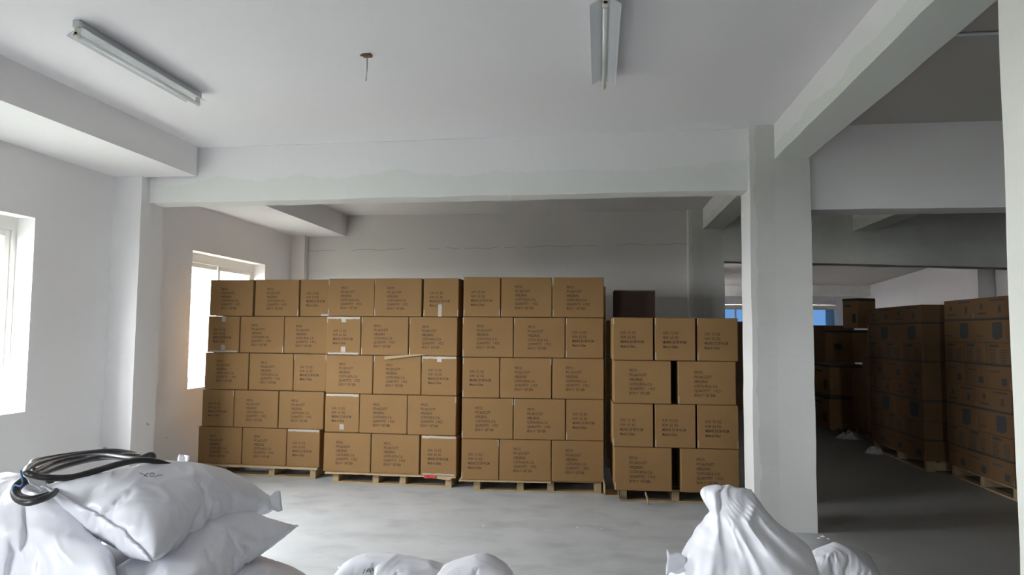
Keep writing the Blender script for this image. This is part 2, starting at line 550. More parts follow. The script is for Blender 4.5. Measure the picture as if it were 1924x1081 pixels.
# ------------------------------------------------------------------ ceiling fittings
def tube_light(x, y, rz, label):
    t = empty('tube_light', (x, y, ZC), rz)
    tag(t, label, 'light', 'fluorescent tube lights on the ceiling')
    obj('housing', MB().box((-.026, -.61, -.042), (.026, .61, 0), .004), m_steel, t)
    for s in (-1, 1):
        w = MB()
        p = [(.020*s, -.040), (.036*s, -.050), (.082*s, -.080), (.084*s, -.077), (.038*s, -.046), (.022*s, -.036)]
        vs = [(px, yy, pz) for yy in (-.58, .58) for px, pz in p]
        n = len(p)
        fs = [tuple(range(n)), tuple(range(n, 2*n))[::-1]]+[(i, n+i, n+(i+1) % n, (i+1) % n) for i in range(n)]
        if s < 0:
            fs = [q[::-1] for q in fs]
        obj('reflector_wing', w.add(vs, fs), m_enamel, t)
    obj('lamp_tube', MB().tube([(0, -.585, -.088), (0, .585, -.088)], .013, 14), m_tube, t)
    for yy in (-1, 1):
        h = MB().box((-.014, yy*.598-.012, -.090), (.014, yy*.598+.012, -.04), .004)
        h.tube([(0, yy*.598-.012, -.088), (0, yy*.598+.012, -.088)], .017, 12)
        obj('lamp_holder', h, m_holder, t)
    return t


tube_light(.034, 4.05, 0, 'white fluorescent tube light near the top centre of the ceiling')
tube_light(-3.0, 4.09, 0, 'white fluorescent tube light beside the boxed casing at upper left')
tube_light(-.02, 7.86, 0, 'fluorescent tube light peeping below the cross beam near the column')
tube_light(-2.93, 7.62, 0, 'fluorescent tube light peeping below the cross beam near the casing')

hk = empty('ceiling_hook', (-1.484, 4.135, ZC))
tag(hk, 'rusty ceiling hook with a thin hanging rod', 'hook')
obj('bracket', MB().box((-.03, -.02, -.018), (.03, .02, 0), .004).box((-.045, -.006, -.010), (-.03, .006, -.004)), m_rust, hk)
obj('rod', MB().tube([(0, 0, -.01), (.002, 0, -.09), (-.004, 0, -.175)], .005, 8), m_steel, hk)
cp = MB().tube([(1.79, 4.2, ZC-.012), (5.5, 4.2, ZC-.012)], .011, 8)
tag(obj('conduit_pipe', cp, m_steel), 'thin conduit pipe across the ceiling of the dark bay', 'pipe')

# ------------------------------------------------------------------ cartons
FW, SW, BH = .518, .378, .4085      # long face, short face, height
PH = .123


def text_mesh(lines, x0, z0, step, size):
    """lines = (string, target width); returns an MB in the x-z plane, facing -y"""
    out = MB()
    dg = bpy.context.evaluated_depsgraph_get()
    for i, (s, wd) in enumerate(lines):
        cu = bpy.data.curves.new('t', 'FONT')
        cu.body = s
        cu.size = size
        cu.resolution_u = 2
        cu.offset = size*.018
        o = bpy.data.objects.new('t', cu)
        COL.objects.link(o)
        dg.update()
        me = bpy.data.meshes.new_from_object(o.evaluated_get(dg))
        xs = [v.co.x for v in me.vertices]
        a, k = min(xs), wd/(max(xs)-min(xs))
        out.add([(x0+(v.co.x-a)*k, 0, z0-i*step+v.co.y) for v in me.vertices], [tuple(p.vertices) for p in me.polygons])
        bpy.data.objects.remove(o)
        bpy.data.curves.remove(cu)
        bpy.data.meshes.remove(me)
    return out


tF = text_mesh([('FIFCO', .072), ('PO #:CI-577', .155), ('HIELERAS', .120), ('COSTA RICA, C.A.', .208), ('QUANTITY:   1 PCS', .232), ('BOX', .055)], -FW/2+.142, BH-.113, .0432, .036)
t2 = text_mesh([('OF 300', .088)], -FW/2+.142+.098, BH-.113-5*.0432, .0432, .036)
tF.add(t2.v, t2.f)
# the pencilled box number: two quick strokes
for (xa, za, xb, zb) in ((.062, .004, .071, .024), (.071, .024, .073, .003), (.079, .020, .088, .024)):
    q = Vector((xb-xa, 0, zb-za)).normalized()*.0018
    X0, Z0 = -FW/2+.142, BH-.113-5*.0432
    tF.add([(X0+xa-q.z, 0, Z0+za+q.x), (X0+xa+q.z, 0, Z0+za-q.x), (X0+xb+q.z, 0, Z0+zb-q.x), (X0+xb-q.z, 0, Z0+zb+q.x)], [(0, 1, 2, 3)])
tS = text_mesh([('G.W:  7.2  KG', .143), ('N.W:  6.5  KG', .143), ('MEANS: 52*38*41CM', .216), ('Made in China', .138)], -SW/2+.072, BH-.165, .0435, .036)
me_tF, me_tS = tF.mesh('printed_text'), tS.mesh('printed_text')
for me in (me_tF, me_tS):
    me.materials.append(m_ink)


def carton_body(w, d, h, seed=0):
    """box with bevelled edges and the seam of the top flaps"""
    mb = MB().box((-w/2, 0, .001), (w/2, d, h-.002), .005)
    return mb.mesh('carton_body')


me_F = carton_body(FW, SW, BH)
me_S = carton_body(SW, FW, BH)
for me in (me_F, me_S):
    me.materials.append(m_card)


def tape_patch(mb, x0, x1, z0, z1, seed, y=-.0012):
    """a slightly rumpled strip of tape lying on the front face"""
    nx, nz_ = max(2, int((x1-x0)/.02)), max(2, int((z1-z0)/.02))
    vs = []
    for j in range(nz_+1):
        for i in range(nx+1):
            n = noise.noise(Vector((i*1.7, j*1.3, seed)))
            ex = (.004*noise.noise(Vector((j*2.1, seed, 3))) if i in (0, nx) else 0)
            ez = (.006*noise.noise(Vector((i*2.1, seed, 9))) if j in (0, nz_) else 0)
            vs.append((x0+(x1-x0)*i/nx+ex, y-.0014*abs(n), z0+(z1-z0)*j/nz_+ez))
    fs = [(j*(nx+1)+i, j*(nx+1)+i+1, (j+1)*(nx+1)+i+1, (j+1)*(nx+1)+i) for j in range(nz_) for i in range(nx)]
    mb.add(vs, fs, True)
    return mb


def carton(kind, loc, rz, label, group, tapes=(), seed=0):
    """tapes: t b (full strip along top/bottom), T B (centre tab), tl tr bl br (corner bits), v (vertical strip)"""
    w = FW if kind == 'F' else SW
    c = empty('carton', loc, rz)
    tag(c, label, 'carton', group)
    obj('carton_body', me_F if kind == 'F' else me_S, None, c)
    tx = obj('printed_text', me_tF if kind == 'F' else me_tS, None, c)
    tx.location = (random.uniform(-.006, .006), -.0008, random.uniform(-.008, .008))
    for k, t in enumerate(tapes):
        mb = MB()
        s = seed+k*3.1
        if t == 't':
            tape_patch(mb, -w/2+.01, w/2-.01, BH-.028, BH-.004, s)
        elif t == 'b':
            tape_patch(mb, -w/2+.02, w/2-.02, .004, .022, s)
        elif t == 'T':
            tape_patch(mb, -.024, .024, BH-.062, BH-.004, s)
        elif t == 'B':
            tape_patch(mb, -.024, .024, .03, .085, s)
        elif t == 'v':
            tape_patch(mb, -.03, .01, .0, .13, s)
        elif t == 'br2':
            tape_patch(mb, w/2-.13, w/2-.004, .004, .026, s)
        else:
            lf = t[1] == 'l'
            x0, x1 = (-w/2+.002, -w/2+.011) if lf else (w/2-.011, w/2-.002)
            z0, z1 = (BH-.07, BH-.006) if t[0] == 't' else (.006, .075)
            tape_patch(mb, x0, x1, z0, z1, s)
        obj('tape_strip', mb, m_tape, c)
    return c


STACKS = {
    1: dict(o=(-4.382, 7.197), a=-.0148, base=PH, rows=['FFS', 'SFF', 'FFS', 'SFF', 'FFS'], name='stack beside the window', grp='cartons on the pallet beside the window'),
    2: dict(o=(-2.895, 7.012), a=-.011, base=PH, rows=['FFS', 'SFF', 'FFS', 'SFF', 'FFS'], name='second stack from the window', grp='cartons on the second pallet from the window'),
    3: dict(o=(-1.375, 6.858), a=.0697, base=PH, rows=['SFF', 'FFS', 'SFF', 'FFS', 'SFF'], name='third stack from the window', grp='cartons on the third pallet from the window'),
    4: dict(o=(.135, 6.632), a=.0361, base=PH, rows=['SSS', 'FF', 'SSS', 'FF'], name='low stack beside the middle column', grp='cartons on the pallet beside the middle column'),
}
# left ends of the rows (top first), offset along the stack front, measured from the photograph
SHIFT = {1: (.025, .01, -.005, -.02, -.06), 2: (.0, .0, .0, .0, .0), 3: (0, -.005, 0, 0, 0), 4: (0, .01, 0, .015)}
GAPS = {(1, 0): (.025, .02), (4, 1): (.066,), (4, 3): (.082,), (2, 0): (.004, .018), (2, 4): (.006, .02)}
TAPES = {
    (1, 0, 1): ('br',), (1, 0, 2): ('br2',), (1, 1, 0): ('T', 'B', 'b'), (1, 1, 1): ('br',), (1, 1, 2): ('br',), (1, 2, 2): ('tr', 'tl'), (1, 3, 0): ('tr',), (1, 4, 2): ('t',),
    (2, 0, 0): ('tl', 'bl'), (2, 0, 1): ('tl', 'bl'), (2, 0, 2): ('v', 'bl', 'br'), (2, 1, 0): ('T', 'B', 't', 'b', 'tl'), (2, 1, 1): ('tl', 'bl'), (2, 1, 2): ('tl', 'bl'),
    (2, 2, 1): ('tl',), (2, 2, 2): ('t', 'T', 'tl'), (2, 3, 0): ('t', 'B'), (2, 3, 2): ('tr',), (2, 4, 2): ('t', 'b'),
    (3, 0, 0): ('bl', 'br'), (3, 0, 1): ('bl',), (3, 0, 2): ('tl', 'bl'), (3, 1, 0): ('tl', 'bl'), (3, 1, 1): ('tl',), (3, 1, 2): ('tl', 'bl'), (3, 2, 0): ('bl', 'tl'), (3, 2, 1): ('tr',),
    (3, 3, 0): ('tr', 'bl'), (3, 3, 1): ('tl',), (3, 3, 2): ('bl',), (3, 4, 0): ('bl', 'tr'),
    (4, 0, 0): ('tl',), (4, 0, 1): ('tl', 'bl'), (4, 0, 2): ('tl', 'bl'), (4, 1, 1): ('bl',), (4, 2, 0): ('bl',), (4, 2, 1): ('bl',), (4, 2, 2): ('bl', 'br'), (4, 3, 0): ('bl',),
}
pallet_rows = []
ROWUP = ('bottom row', 'second row up', 'third row up', 'fourth row up', 'fifth row up')
ROWN = {5: ('top row', 'second row from top', 'middle row', 'second row from bottom', 'bottom row'), 4: ('top row', 'second row from top', 'third row from top', 'bottom row')}
rng = random.Random(3)
for sid, S in STACKS.items():
    n = len(S['rows'])
    ca, sa = math.cos(S['a']), math.sin(S['a'])
    for ri, row in enumerate(S['rows']):
        z = S['base']+(n-1-ri)*(BH+.0022)
        x = SHIFT[sid][ri]
        total = {5: 1.43, 4: 1.17}[n]
        used = sum(FW if k == 'F' else SW for k in row)
        gaps = GAPS.get((sid, ri))
        if gaps is None:
            gaps = ((total-used)/max(1, len(row)-1)*.95,)*(len(row)-1)
        dy = {(4, 0): -.03, (4, 1): -.01, (4, 2): -.005}.get((sid, ri), rng.uniform(-.012, .008))
        for ci, k in enumerate(row):
            w = (FW if k == 'F' else SW)*(1.035 if sid == 4 and k == 'F' else 1)
            px, py = x+w/2, dy+rng.uniform(-.006, .006)
            loc = (S['o'][0]+px*ca-py*sa, S['o'][1]+px*sa+py*ca, z)
            pos = ('left end', 'middle', 'right end')[ci] if len(row) == 3 else ('left half', 'right half')[ci]
            lab = '%s brown carton, %s of %s, %s' % ('wide' if k == 'F' else 'narrow', pos, ROWN[n][ri], S['name'])
            cc = carton(k, loc, S['a']+rng.uniform(-.006, .006), lab, S['grp'], TAPES.get((sid, ri, ci), ()), sid*31+ri*7+ci)
            if sid == 4 and k == 'F':
                cc.scale = (1.035, 1, 1)
            x += w+(gaps[ci] if ci < len(gaps) else 0)
# second layer of the low stack, seen through the gaps between the front cartons
S = STACKS[4]
for r in range(4):
    for c in range(2):
        px, py = .02+FW/2+c*(FW+.03), .545
        loc = (S['o'][0]+px*math.cos(S['a'])-py*math.sin(S['a']), S['o'][1]+px*math.sin(S['a'])+py*math.cos(S['a']), PH+r*(BH+.0022))
        cc = empty('carton', loc, S['a'])
        tag(cc, 'brown carton, %s, %s, at the back of the low stack' % (ROWUP[r], ('left', 'right')[c]), 'carton', 'cartons at the back of the low stack')
        obj('carton_body', me_F, None, cc)
# cartons on the pallets of the row behind, hidden by the front row
for q, (x0, lab) in enumerate(((-4.25, 'behind the stack beside the window'), (-2.8, 'behind the second stack from the window'), (-1.35, 'behind the third stack from the window'), (.08, 'behind the low stack beside the column'))):
    pallet_rows.append((x0, lab))
    for r in range(5 if q < 3 else 4):
        for c, w in enumerate((FW, FW, SW) if q < 3 else (FW, FW)):
            x = x0+.01+c*(FW+.004)+w/2
            cc = empty('carton', (x, 8.3, PH+r*(BH+.0022)), 0)
            tag(cc, 'brown carton, %s, %s, %s' % (ROWUP[r], ('left', 'middle', 'right')[c], lab), 'carton', 'cartons in the rear row')
            obj('carton_body', me_F if w == FW else me_S, None, cc)
# the dark carton lying on top of that back layer
pA, pB = at(1154, 590, 'Y', 7.25), at(1231, 590, 'Y', 7.25)
ztop = at(1190, 545, 'Y', 7.25).z
zb = PH+4*(BH+.0022)
dk = empty('carton', ((pA.x+pB.x)/2, 7.25, zb), .02)
tag(dk, 'small dark brown carton lying behind the low stack, against the back wall', 'carton')
wd = pB.x-pA.x
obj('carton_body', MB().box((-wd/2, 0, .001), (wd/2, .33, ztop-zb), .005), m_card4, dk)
obj('tape_strip', tape_patch(MB(), -wd/2+.01, wd/2-.01, ztop-zb-.012, ztop-zb-.004, 3), m_tape, dk)

# loose cardboard flap on the third row of the second stack
fl = MB()
P = [at(722, 670, 'Y', 6.98), at(722, 676, 'Y', 6.97), at(800, 667, 'Y', 6.985), at(786, 666, 'Y', 6.99)]
vs = [tuple(p) for p in P]+[(p.x, p.y+.006, p.z+.003) for p in P]
fl.add(vs, [(0, 1, 2, 3), (7, 6, 5, 4), (0, 4, 5, 1), (1, 5, 6, 2), (2, 6, 7, 3), (3, 7, 4, 0)])
tag(obj('cardboard_scrap', fl, m_sheet), 'torn pale cardboard scrap sticking out between carton rows', 'cardboard')


# ------------------------------------------------------------------ pallets
def pallet(loc, rz, w, d, label, group, blocks=(0, .36, .62, 1), h=PH):
    p = empty('pallet', loc, rz)
    tag(p, label, 'pallet', group)
    bw = .068
    for t in blocks:
        x = t*(w-bw)
        obj('stringer', MB().box((x, 0, .018), (x+bw, d, h-.018), .003), m_wood, p)
    for i in range(7):
        y = i*(d-.1)/6
        obj('deck_board', MB().box((0, y, h-.018), (w, y+.1, h), .002), m_wood, p)
    for i in range(3):
        y = i*(d-.09)/2
        obj('bottom_board', MB().box((0, y, 0), (w, y+.09, .018), .002), m_wood, p)
    return p


def on_stack(sid, x, y):
    S = STACKS[sid]
    return (S['o'][0]+x*math.cos(S['a'])-y*math.sin(S['a']), S['o'][1]+x*math.sin(S['a'])+y*math.cos(S['a']), 0)


G = 'wooden pallets under the carton stacks'
pallet(on_stack(1, .05, .05), STACKS[1]['a']-.03, 1.28, 1.0, 'wooden pallet under the stack beside the window', G, (0, .12, .60, 1))
pallet(on_stack(2, .09, .04), STACKS[2]['a']-.02, 1.30, 1.0, 'wooden pallet under the second carton stack from the window', G, (0, .36, .60, 1))
pallet(on_stack(3, .12, .05), STACKS[3]['a'], 1.29, 1.0, 'wooden pallet under the third carton stack from the window', G, (0, .36, .61, 1))
pallet(on_stack(4, .07, .10), STACKS[4]['a'], 1.12, 1.0, 'wooden pallet under the low carton stack beside the column', G, (0, .47, 1))


for x0, lab in pallet_rows:
    pallet((x0+.03, 8.32, 0), 0, 1.38 if x0 < 0 else 1.0, 1.0, 'wooden pallet '+lab+', in the rear row', 'pallets of the rear row')


def liner(sid, x0, x1, droop, seed, label):
    """kraft sheet between pallet and cartons; its front edge hangs over, ragged"""
    n = 40
    S = STACKS[sid]
    o = empty('kraft_sheet', on_stack(sid, 0, 0), S['a'])
    mb = MB()
    vs = []
    for i in range(n+1):
        x = x0+(x1-x0)*i/n
        k = noise.noise(Vector((x*6, seed, 0)))*.5+.5
        k2 = noise.noise(Vector((x*17, seed, 4)))*.5+.5
        hang = droop*(.25+.9*k*k2)
        for (y, z) in ((.25, PH+.0005), (.0, PH+.0005), (-.022, PH-.002), (-.028-.01*k2, PH-.006-hang)):
            vs.append((x, y, z))
    m4 = 4
    fs = [(i*m4+j, i*m4+j+1, (i+1)*m4+j+1, (i+1)*m4+j) for i in range(n) for j in range(3)]
    mb.add(vs, fs)
    tag(o, label, 'sheet')
    obj('sheet', mb, m_sheet, o)
    return o


liner(1, -.03, 1.36, .03, 1.0, 'ragged kraft sheet hanging under the stack beside the window')
lo = liner(2, .03, 1.44, .02, 5.0, 'ragged kraft sheet hanging under the second carton stack')
obj('corner_flap', MB().add([(1.12, -.035, PH+.001), (1.43, -.035, PH+.001), (1.37, -.037, PH-.035), (1.20, -.036, PH-.022)], [(0, 3, 2, 1)]), m_sheet, lo)
liner(3, -.02, .9, .012, 9.0, 'thin kraft sheet hanging under the third carton stack')
rc = MB()
vs = [(1.11+i*.03, -.045-.004*math.sin(i*2), PH+.012-j*.016-.004*math.sin(i*1.7)) for j in range(3) for i in range(5)]
rc.add(vs, [(j*5+i, (j+1)*5+i, (j+1)*5+i+1, j*5+i+1) for j in range(2) for i in range(4)])
ro = obj('red_rag', rc, m_red, None, on_stack(2, 0, 0), STACKS[2]['a'])
tag(ro, 'small red scrap hanging over the pallet of the second stack', 'rag')
st = MB()
a = Vector(on_stack(4, .33, .0))
st.tube([a+Vector((-.025, -.0, PH-.01)), a+Vector((-.012, -.02, .06)), a+Vector((.0, -.03, .004))], [.012, .009, .007], 5)
tag(obj('straw_strip', st, m_sheet), 'pale straw strip hanging from the pallet beside the column', 'strip')
# folded edge protector left of the low stack
ep = MB().box((-.06, .0, PH-.06), (.07, .25, PH-.052)).box((-.06, .0, PH-.06), (-.052, .25, PH+.05))
tag(obj('corner_board', ep, m_sheet, None, on_stack(4, -.02, .02), .03), 'pale cardboard corner piece beside the bottom of the low stack', 'cardboard')


# ------------------------------------------------------------------ cartons in the dark bay
def far_print(kind, L, h):
    """prints on the aisle face (local: x along the face, z up, facing -y): list of (name, mesh, many)"""
    out = []

    def r(name, *rects):
        mb = MB()
        for x0, z0, x1, z1 in rects:
            mb.add([(x0*L, 0, z0*h), (x1*L, 0, z0*h), (x1*L, 0, z1*h), (x0*L, 0, z1*h)], [(0, 1, 2, 3)])
        me = mb.mesh(name)
        me.materials.append(m_inkfar)
        out.append((name, me, len(rects) > 1))
    if kind == 'symbols':
        r('printed_line', (-.38, .25, -.12, .33))
        r('printed_icon', (-.30, .48, -.22, .72))
        r('printed_icon', (.22, .30, .30, .62))
        r('printed_heading', (.0, .82, .40, .89))
    elif kind == 'cooler':
        x, w_ = .20*L, .15*L
        mb = MB().add([(x-w_, 0, .86*h), (x-w_, 0, .22*h), (x-.03*L, 0, .12*h), (x+w_*.8, 0, .24*h), (x+w_*.85, 0, .84*h), (x+.4*w_, 0, .9*h)], [(0, 1, 2, 3, 4, 5)])
        me = mb.mesh('printed_picture')
        me.materials.append(m_inkfar)
        out.append(('printed_picture', me, False))
        r('printed_line', (-.42, .25, -.25, .31))
    elif kind == 'list':
        r('printed_heading', (-.36, .80, .02, .92))
        r('printed_list', *[q for i in range(6) for q in ((-.36, .66-i*.105, -.10, .70-i*.105), (.10, .66-i*.105, .34, .70-i*.105))])
    elif kind == 'mark':
        r('printed_icon', (.12, .18, .34, .48))
        r('printed_line', (-.36, .72, .05, .78))
    return out


_cache = {}


def far_carton(L, d, h, kind, band, loc, rz, label, group, m=m_card3, tape=False):
    """front face along local x at y=0, facing -y"""
    key = (round(L, 3), round(d, 3), round(h, 3), m.name)
    if key not in _cache:
        me = MB().box((-L/2, 0, .001), (L/2, d, h-.001), .004).mesh('carton_body')
        me.materials.append(m)
        _cache[key] = me
    c = empty('carton', loc, rz)
    tag(c, label, 'carton', group)
    obj('carton_body', _cache[key], None, c)
    if kind:
        k2 = key+(kind,)
        if k2 not in _cache:
            _cache[k2] = far_print(kind, L, h)
        for nm, me, many in _cache[k2]:
            po = obj(nm, me, None, c, (0, -.0008, 0))
            if many:
                po['kind'] = 'stuff'

    if band:
        k3 = key+('band', band)
        if k3 not in _cache:
            z0, z1 = (.004, .022) if band == 'low' else (h-.05, h-.012)
            me = MB().box((-L/2+.001, -.0015, z0), (L/2+.0015, d-.01, z1)).mesh('dark_band')
            me.materials.append(m_inkfar)
            _cache[k3] = me
        obj('dark_band', _cache[k3], None, c)
    if tape:
        obj('tape_strip', tape_patch(MB(), L/2-.012, L/2-.003, .01, .075, L), m_tape, c)
    return c


NUM = ('bottom', 'second', 'third', 'fourth', 'fifth', 'sixth', 'seventh', 'top')


def far_stack(X, y_near, length, rows, h, base, where, group, seed):
    """interlocked .4 x .6 cartons; aisle faces look to -x; near end at y_near"""
    for r in range(rows):
        wide = ((r//2) % 2 == 1)
        n = 2 if wide else 3
        L = length/n
        d = .40 if wide else .60
        top2 = rows-1-r
        kind = (('symbols', 'cooler') if wide else ('list', 'mark'))[top2 % 2]
        for i in range(n):
            yc = y_near+L*(i+.5)
            lab = 'dim brown carton, %s row up, %s, %s' % (NUM[r] if r else 'bottom', ('near end', 'middle', 'far end')[i if n == 3 else i*2], where)
            lab = lab.replace('bottom row up', 'bottom row').replace('top row up', 'top row')
            far_carton(L-.006, d, h, kind, 'low' if top2 % 2 == 0 else None, (X+.004*((i+r) % 3), yc, base+r*h), -math.pi/2, lab, group, m_card3, tape=((i+r) % 4 == 0))


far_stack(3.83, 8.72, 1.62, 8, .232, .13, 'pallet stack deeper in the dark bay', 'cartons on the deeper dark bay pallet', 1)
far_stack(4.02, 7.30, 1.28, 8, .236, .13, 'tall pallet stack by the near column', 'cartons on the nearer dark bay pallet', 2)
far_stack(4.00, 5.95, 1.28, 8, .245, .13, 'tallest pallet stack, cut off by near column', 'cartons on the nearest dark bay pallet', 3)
G2 = 'pallets in the dark bay'
pallet((3.86, 10.32, 0), -math.pi/2, 1.58, 1.0, 'pallet under the deeper carton stack in the dark bay', G2, (0, .5, 1), .13)
pallet((4.05, 8.56, 0), -math.pi/2, 1.24, 1.0, 'pallet under the tall carton stack in the dark bay', G2, (0, .5, 1), .13)
pallet((4.03, 7.20, 0), -math.pi/2, 1.24, 1.0, 'pallet under the tallest carton stack in the dark bay', G2, (0, .5, 1), .13)

# pale cartons just beyond, seen edge-on
XB = 4.12
for (ya, yb, za, zb_, lab) in ((11.30, 11.85, .13, .62, 'pale tall carton, bottom row, far end of the pallet beyond'), (10.72, 11.29, .13, .62, 'pale tall carton, bottom row, near end of the pallet beyond'),
                               (11.30, 11.85, .62, 1.02, 'pale tall carton, second row, far end of the pallet beyond'), (10.72, 11.29, .62, 1.02, 'pale tall carton, second row, near end of the pallet beyond'),
                               (10.80, 11.40, 1.02, 1.32, 'pale carton, third row of the pallet beyond'), (10.75, 11.15, 1.32, 1.78, 'pale carton, top of the pallet beyond')):
    far_carton(yb-ya-.008, .5, zb_-za-.002, None, None, (XB, (ya+yb)/2, za), -math.pi/2, lab, 'pale cartons on the pallet beyond', m_card)
pallet((XB+.03, 11.83, 0), -math.pi/2, 1.1, .8, 'pallet under the pale cartons in the dark bay', G2, (0, .5, 1), .13)


def corner_carton(xl, xn, xr, yt, ybt, Y, ang, kind, band, label, group, m=m_card):
    """carton seen corner-on: photo columns of its left, near and right edges; near edge stands at depth Y"""
    N = at(xn, ybt, 'Y', Y)
    top = at(xn, yt, 'Y', Y).z

    def run(px, dx, dy):
        # distance along (dx, dy) from N until it meets the sight line through column px
        d = at(px, ybt, 'Y', Y)-CPOS
        # N + s*(dx,dy) = t*(d.x,d.y)
        det = dx*(-d.y)-dy*(-d.x)
        return ((-N.x)*(-d.y)-(-N.y)*(-d.x))/det
    lx, ly = math.sin(-ang), math.cos(ang)          # along the aisle face, away from the viewer
    rx, ry = math.cos(ang), math.sin(ang)           # along the front face, to the right
    L = abs(run(xl, lx, ly))
    D = abs(run(xr, rx, ry))
    c = far_carton(L, D, top-N.z, kind, band, (N.x+lx*L/2, N.y+ly*L/2, N.z), ang-math.pi/2, label, group, m)
    return c, L, D, top-N.z, N


GA = 'big brown cartons stacked beyond the column'
yA = 12.0
corner_carton(1529, 1559, 1620, 745, 806, yA, .02, 'mark', 'top', 'big brown carton at the bottom beyond the column', GA)
corner_carton(1529, 1560, 1626, 685, 743, yA, .02, 'mark', 'top', 'big brown carton, second up, beyond the column', GA)
cA, LA, DA, HA, NA = corner_carton(1551, 1603, 1642, 620, 682, 12.05, .55, None, 'top', 'big brown carton with a blocky black mark, third up beyond the column', GA)
corner_carton(1584, 1613, 1646, 560, 617, 12.25, .45, 'mark', 'top', 'brown carton at the very top beyond the column', GA)
lg = MB()
for i in range(5):
    x0 = -.17*LA+i*.058*LA
    lg.add([(x0, -.001, .40*HA), (x0+.05*LA, -.001, .40*HA), (x0+.05*LA, -.001, .56*HA), (x0, -.001, .56*HA)], [(0, 1, 2, 3)])
lg.add([(-.17*LA, -.001, .345*HA), (.12*LA, -.001, .345*HA), (.12*LA, -.001, .365*HA), (-.17*LA, -.001, .365*HA)], [(0, 1, 2, 3)])
lg.add([(.03*LA, -.001, .58*HA), (.11*LA, -.001, .60*HA), (.11*LA, -.001, .62*HA), (.03*LA, -.001, .60*HA)], [(0, 1, 2, 3)])
obj('printed_logo', lg, m_inkfar, cA)
z0 = 0.0
for k, (zt, lab) in enumerate(((.60, 'dark carton at the bottom behind the big cartons'), (1.18, 'dark carton, second up behind the big cartons'), (1.80, 'dark carton on top behind the big cartons, below the blue window'))):
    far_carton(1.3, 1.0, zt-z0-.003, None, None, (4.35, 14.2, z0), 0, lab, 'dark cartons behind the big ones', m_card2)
    z0 = zt
pallet((3.84, 12.85, 0), -math.pi/2, .8, .8, 'pallet under the big cartons beyond the column', G2, (0, .5, 1), at(1559, 806, 'Y', yA).z-.002)

zt_ = at(1390, 604, 'Y', 15.0).z
for k in range(3):
    far_carton(1.8, .9, zt_/3-.003, None, None, (2.76, 15.0, k*zt_/3), 0, ('dark carton, bottom of the three in the hall behind the low stack', 'dark carton, middle of the three in the hall behind the low stack', 'dark carton, top of the three in the hall behind the low stack')[k], 'dark cartons in the hall', m_card2)

# crumpled film on the floor by the dark pallets
def crumple(c, sx, sy, sz, seed, n=22):
    mb = MB()
    vs = []
    for j in range(n+1):
        for i in range(n+1):
            u, v = i/n*2-1, j/n*2-1
            k = max(0, 1-(u*u+v*v)**1.2)
            z = sz*k*(.5+.9*abs(noise.noise(Vector((u*3, v*3, seed)))))+.004
            w = noise.noise_vector(Vector((u*2, v*2, seed+5)))
            vs.append((c[0]+sx*(u+.25*w.x), c[1]+sy*(v+.25*w.y), c[2]+z))
    fs = [(j*(n+1)+i, j*(n+1)+i+1, (j+1)*(n+1)+i+1, (j+1)*(n+1)+i) for j in range(n) for i in range(n)]
    return mb.add(vs, fs, True)


p = at(1662, 850, 'Z', 0)
tag(obj('plastic_film', crumple((p.x-.18, p.y-.12, 0), .12, .12, .12, 1), m_film), 'crumpled cloudy film at the foot of the dark stack', 'plastic film')
p = at(1595, 818, 'Z', 0)
tag(obj('plastic_sack', crumple((p.x-.12, p.y-.36, 0), .22, .16, .13, 4), m_film), 'flat pale plastic sack on the floor among the dark pallets', 'sack')
for i, (x, y, s) in enumerate(((1546, 1009, .02), (1538, 1012, .014), (1556, 1013, .012), (1240, 905, .0), (837, 978, .010), (909, 989, .012), (1085, 991, .012), (1130, 994, .010))):
    if s <= 0:
        continue
    p = at(x, y, 'Z', 0)
    cr = MB()
    k = 7
    vs = [(s*math.cos(6.283*q/k)*(1+.4*math.sin(q*2.3+i)), s*.8*math.sin(6.283*q/k)*(1+.4*math.cos(q*1.7+i)), 0) for q in range(k)]+[(0, 0, s*.55)]
    cr.add(vs, [(q, (q+1) % k, k) for q in range(k)]+[tuple(range(k))[::-1]])
    co = obj('plaster_crumb', cr, m_wall, None, (p.x, p.y, 0))
    tag(co, ('largest white plaster crumb at the foot of the middle column', 'small white plaster crumb touching the middle column', 'small white plaster crumb right of the middle column', '', 'white crumb on the floor before the second pallet', 'white crumb on the floor before the third pallet', 'white crumb right of centre on the open floor', 'white crumb near the low stack on the floor')[i], 'crumb', 'crumbs on the floor')


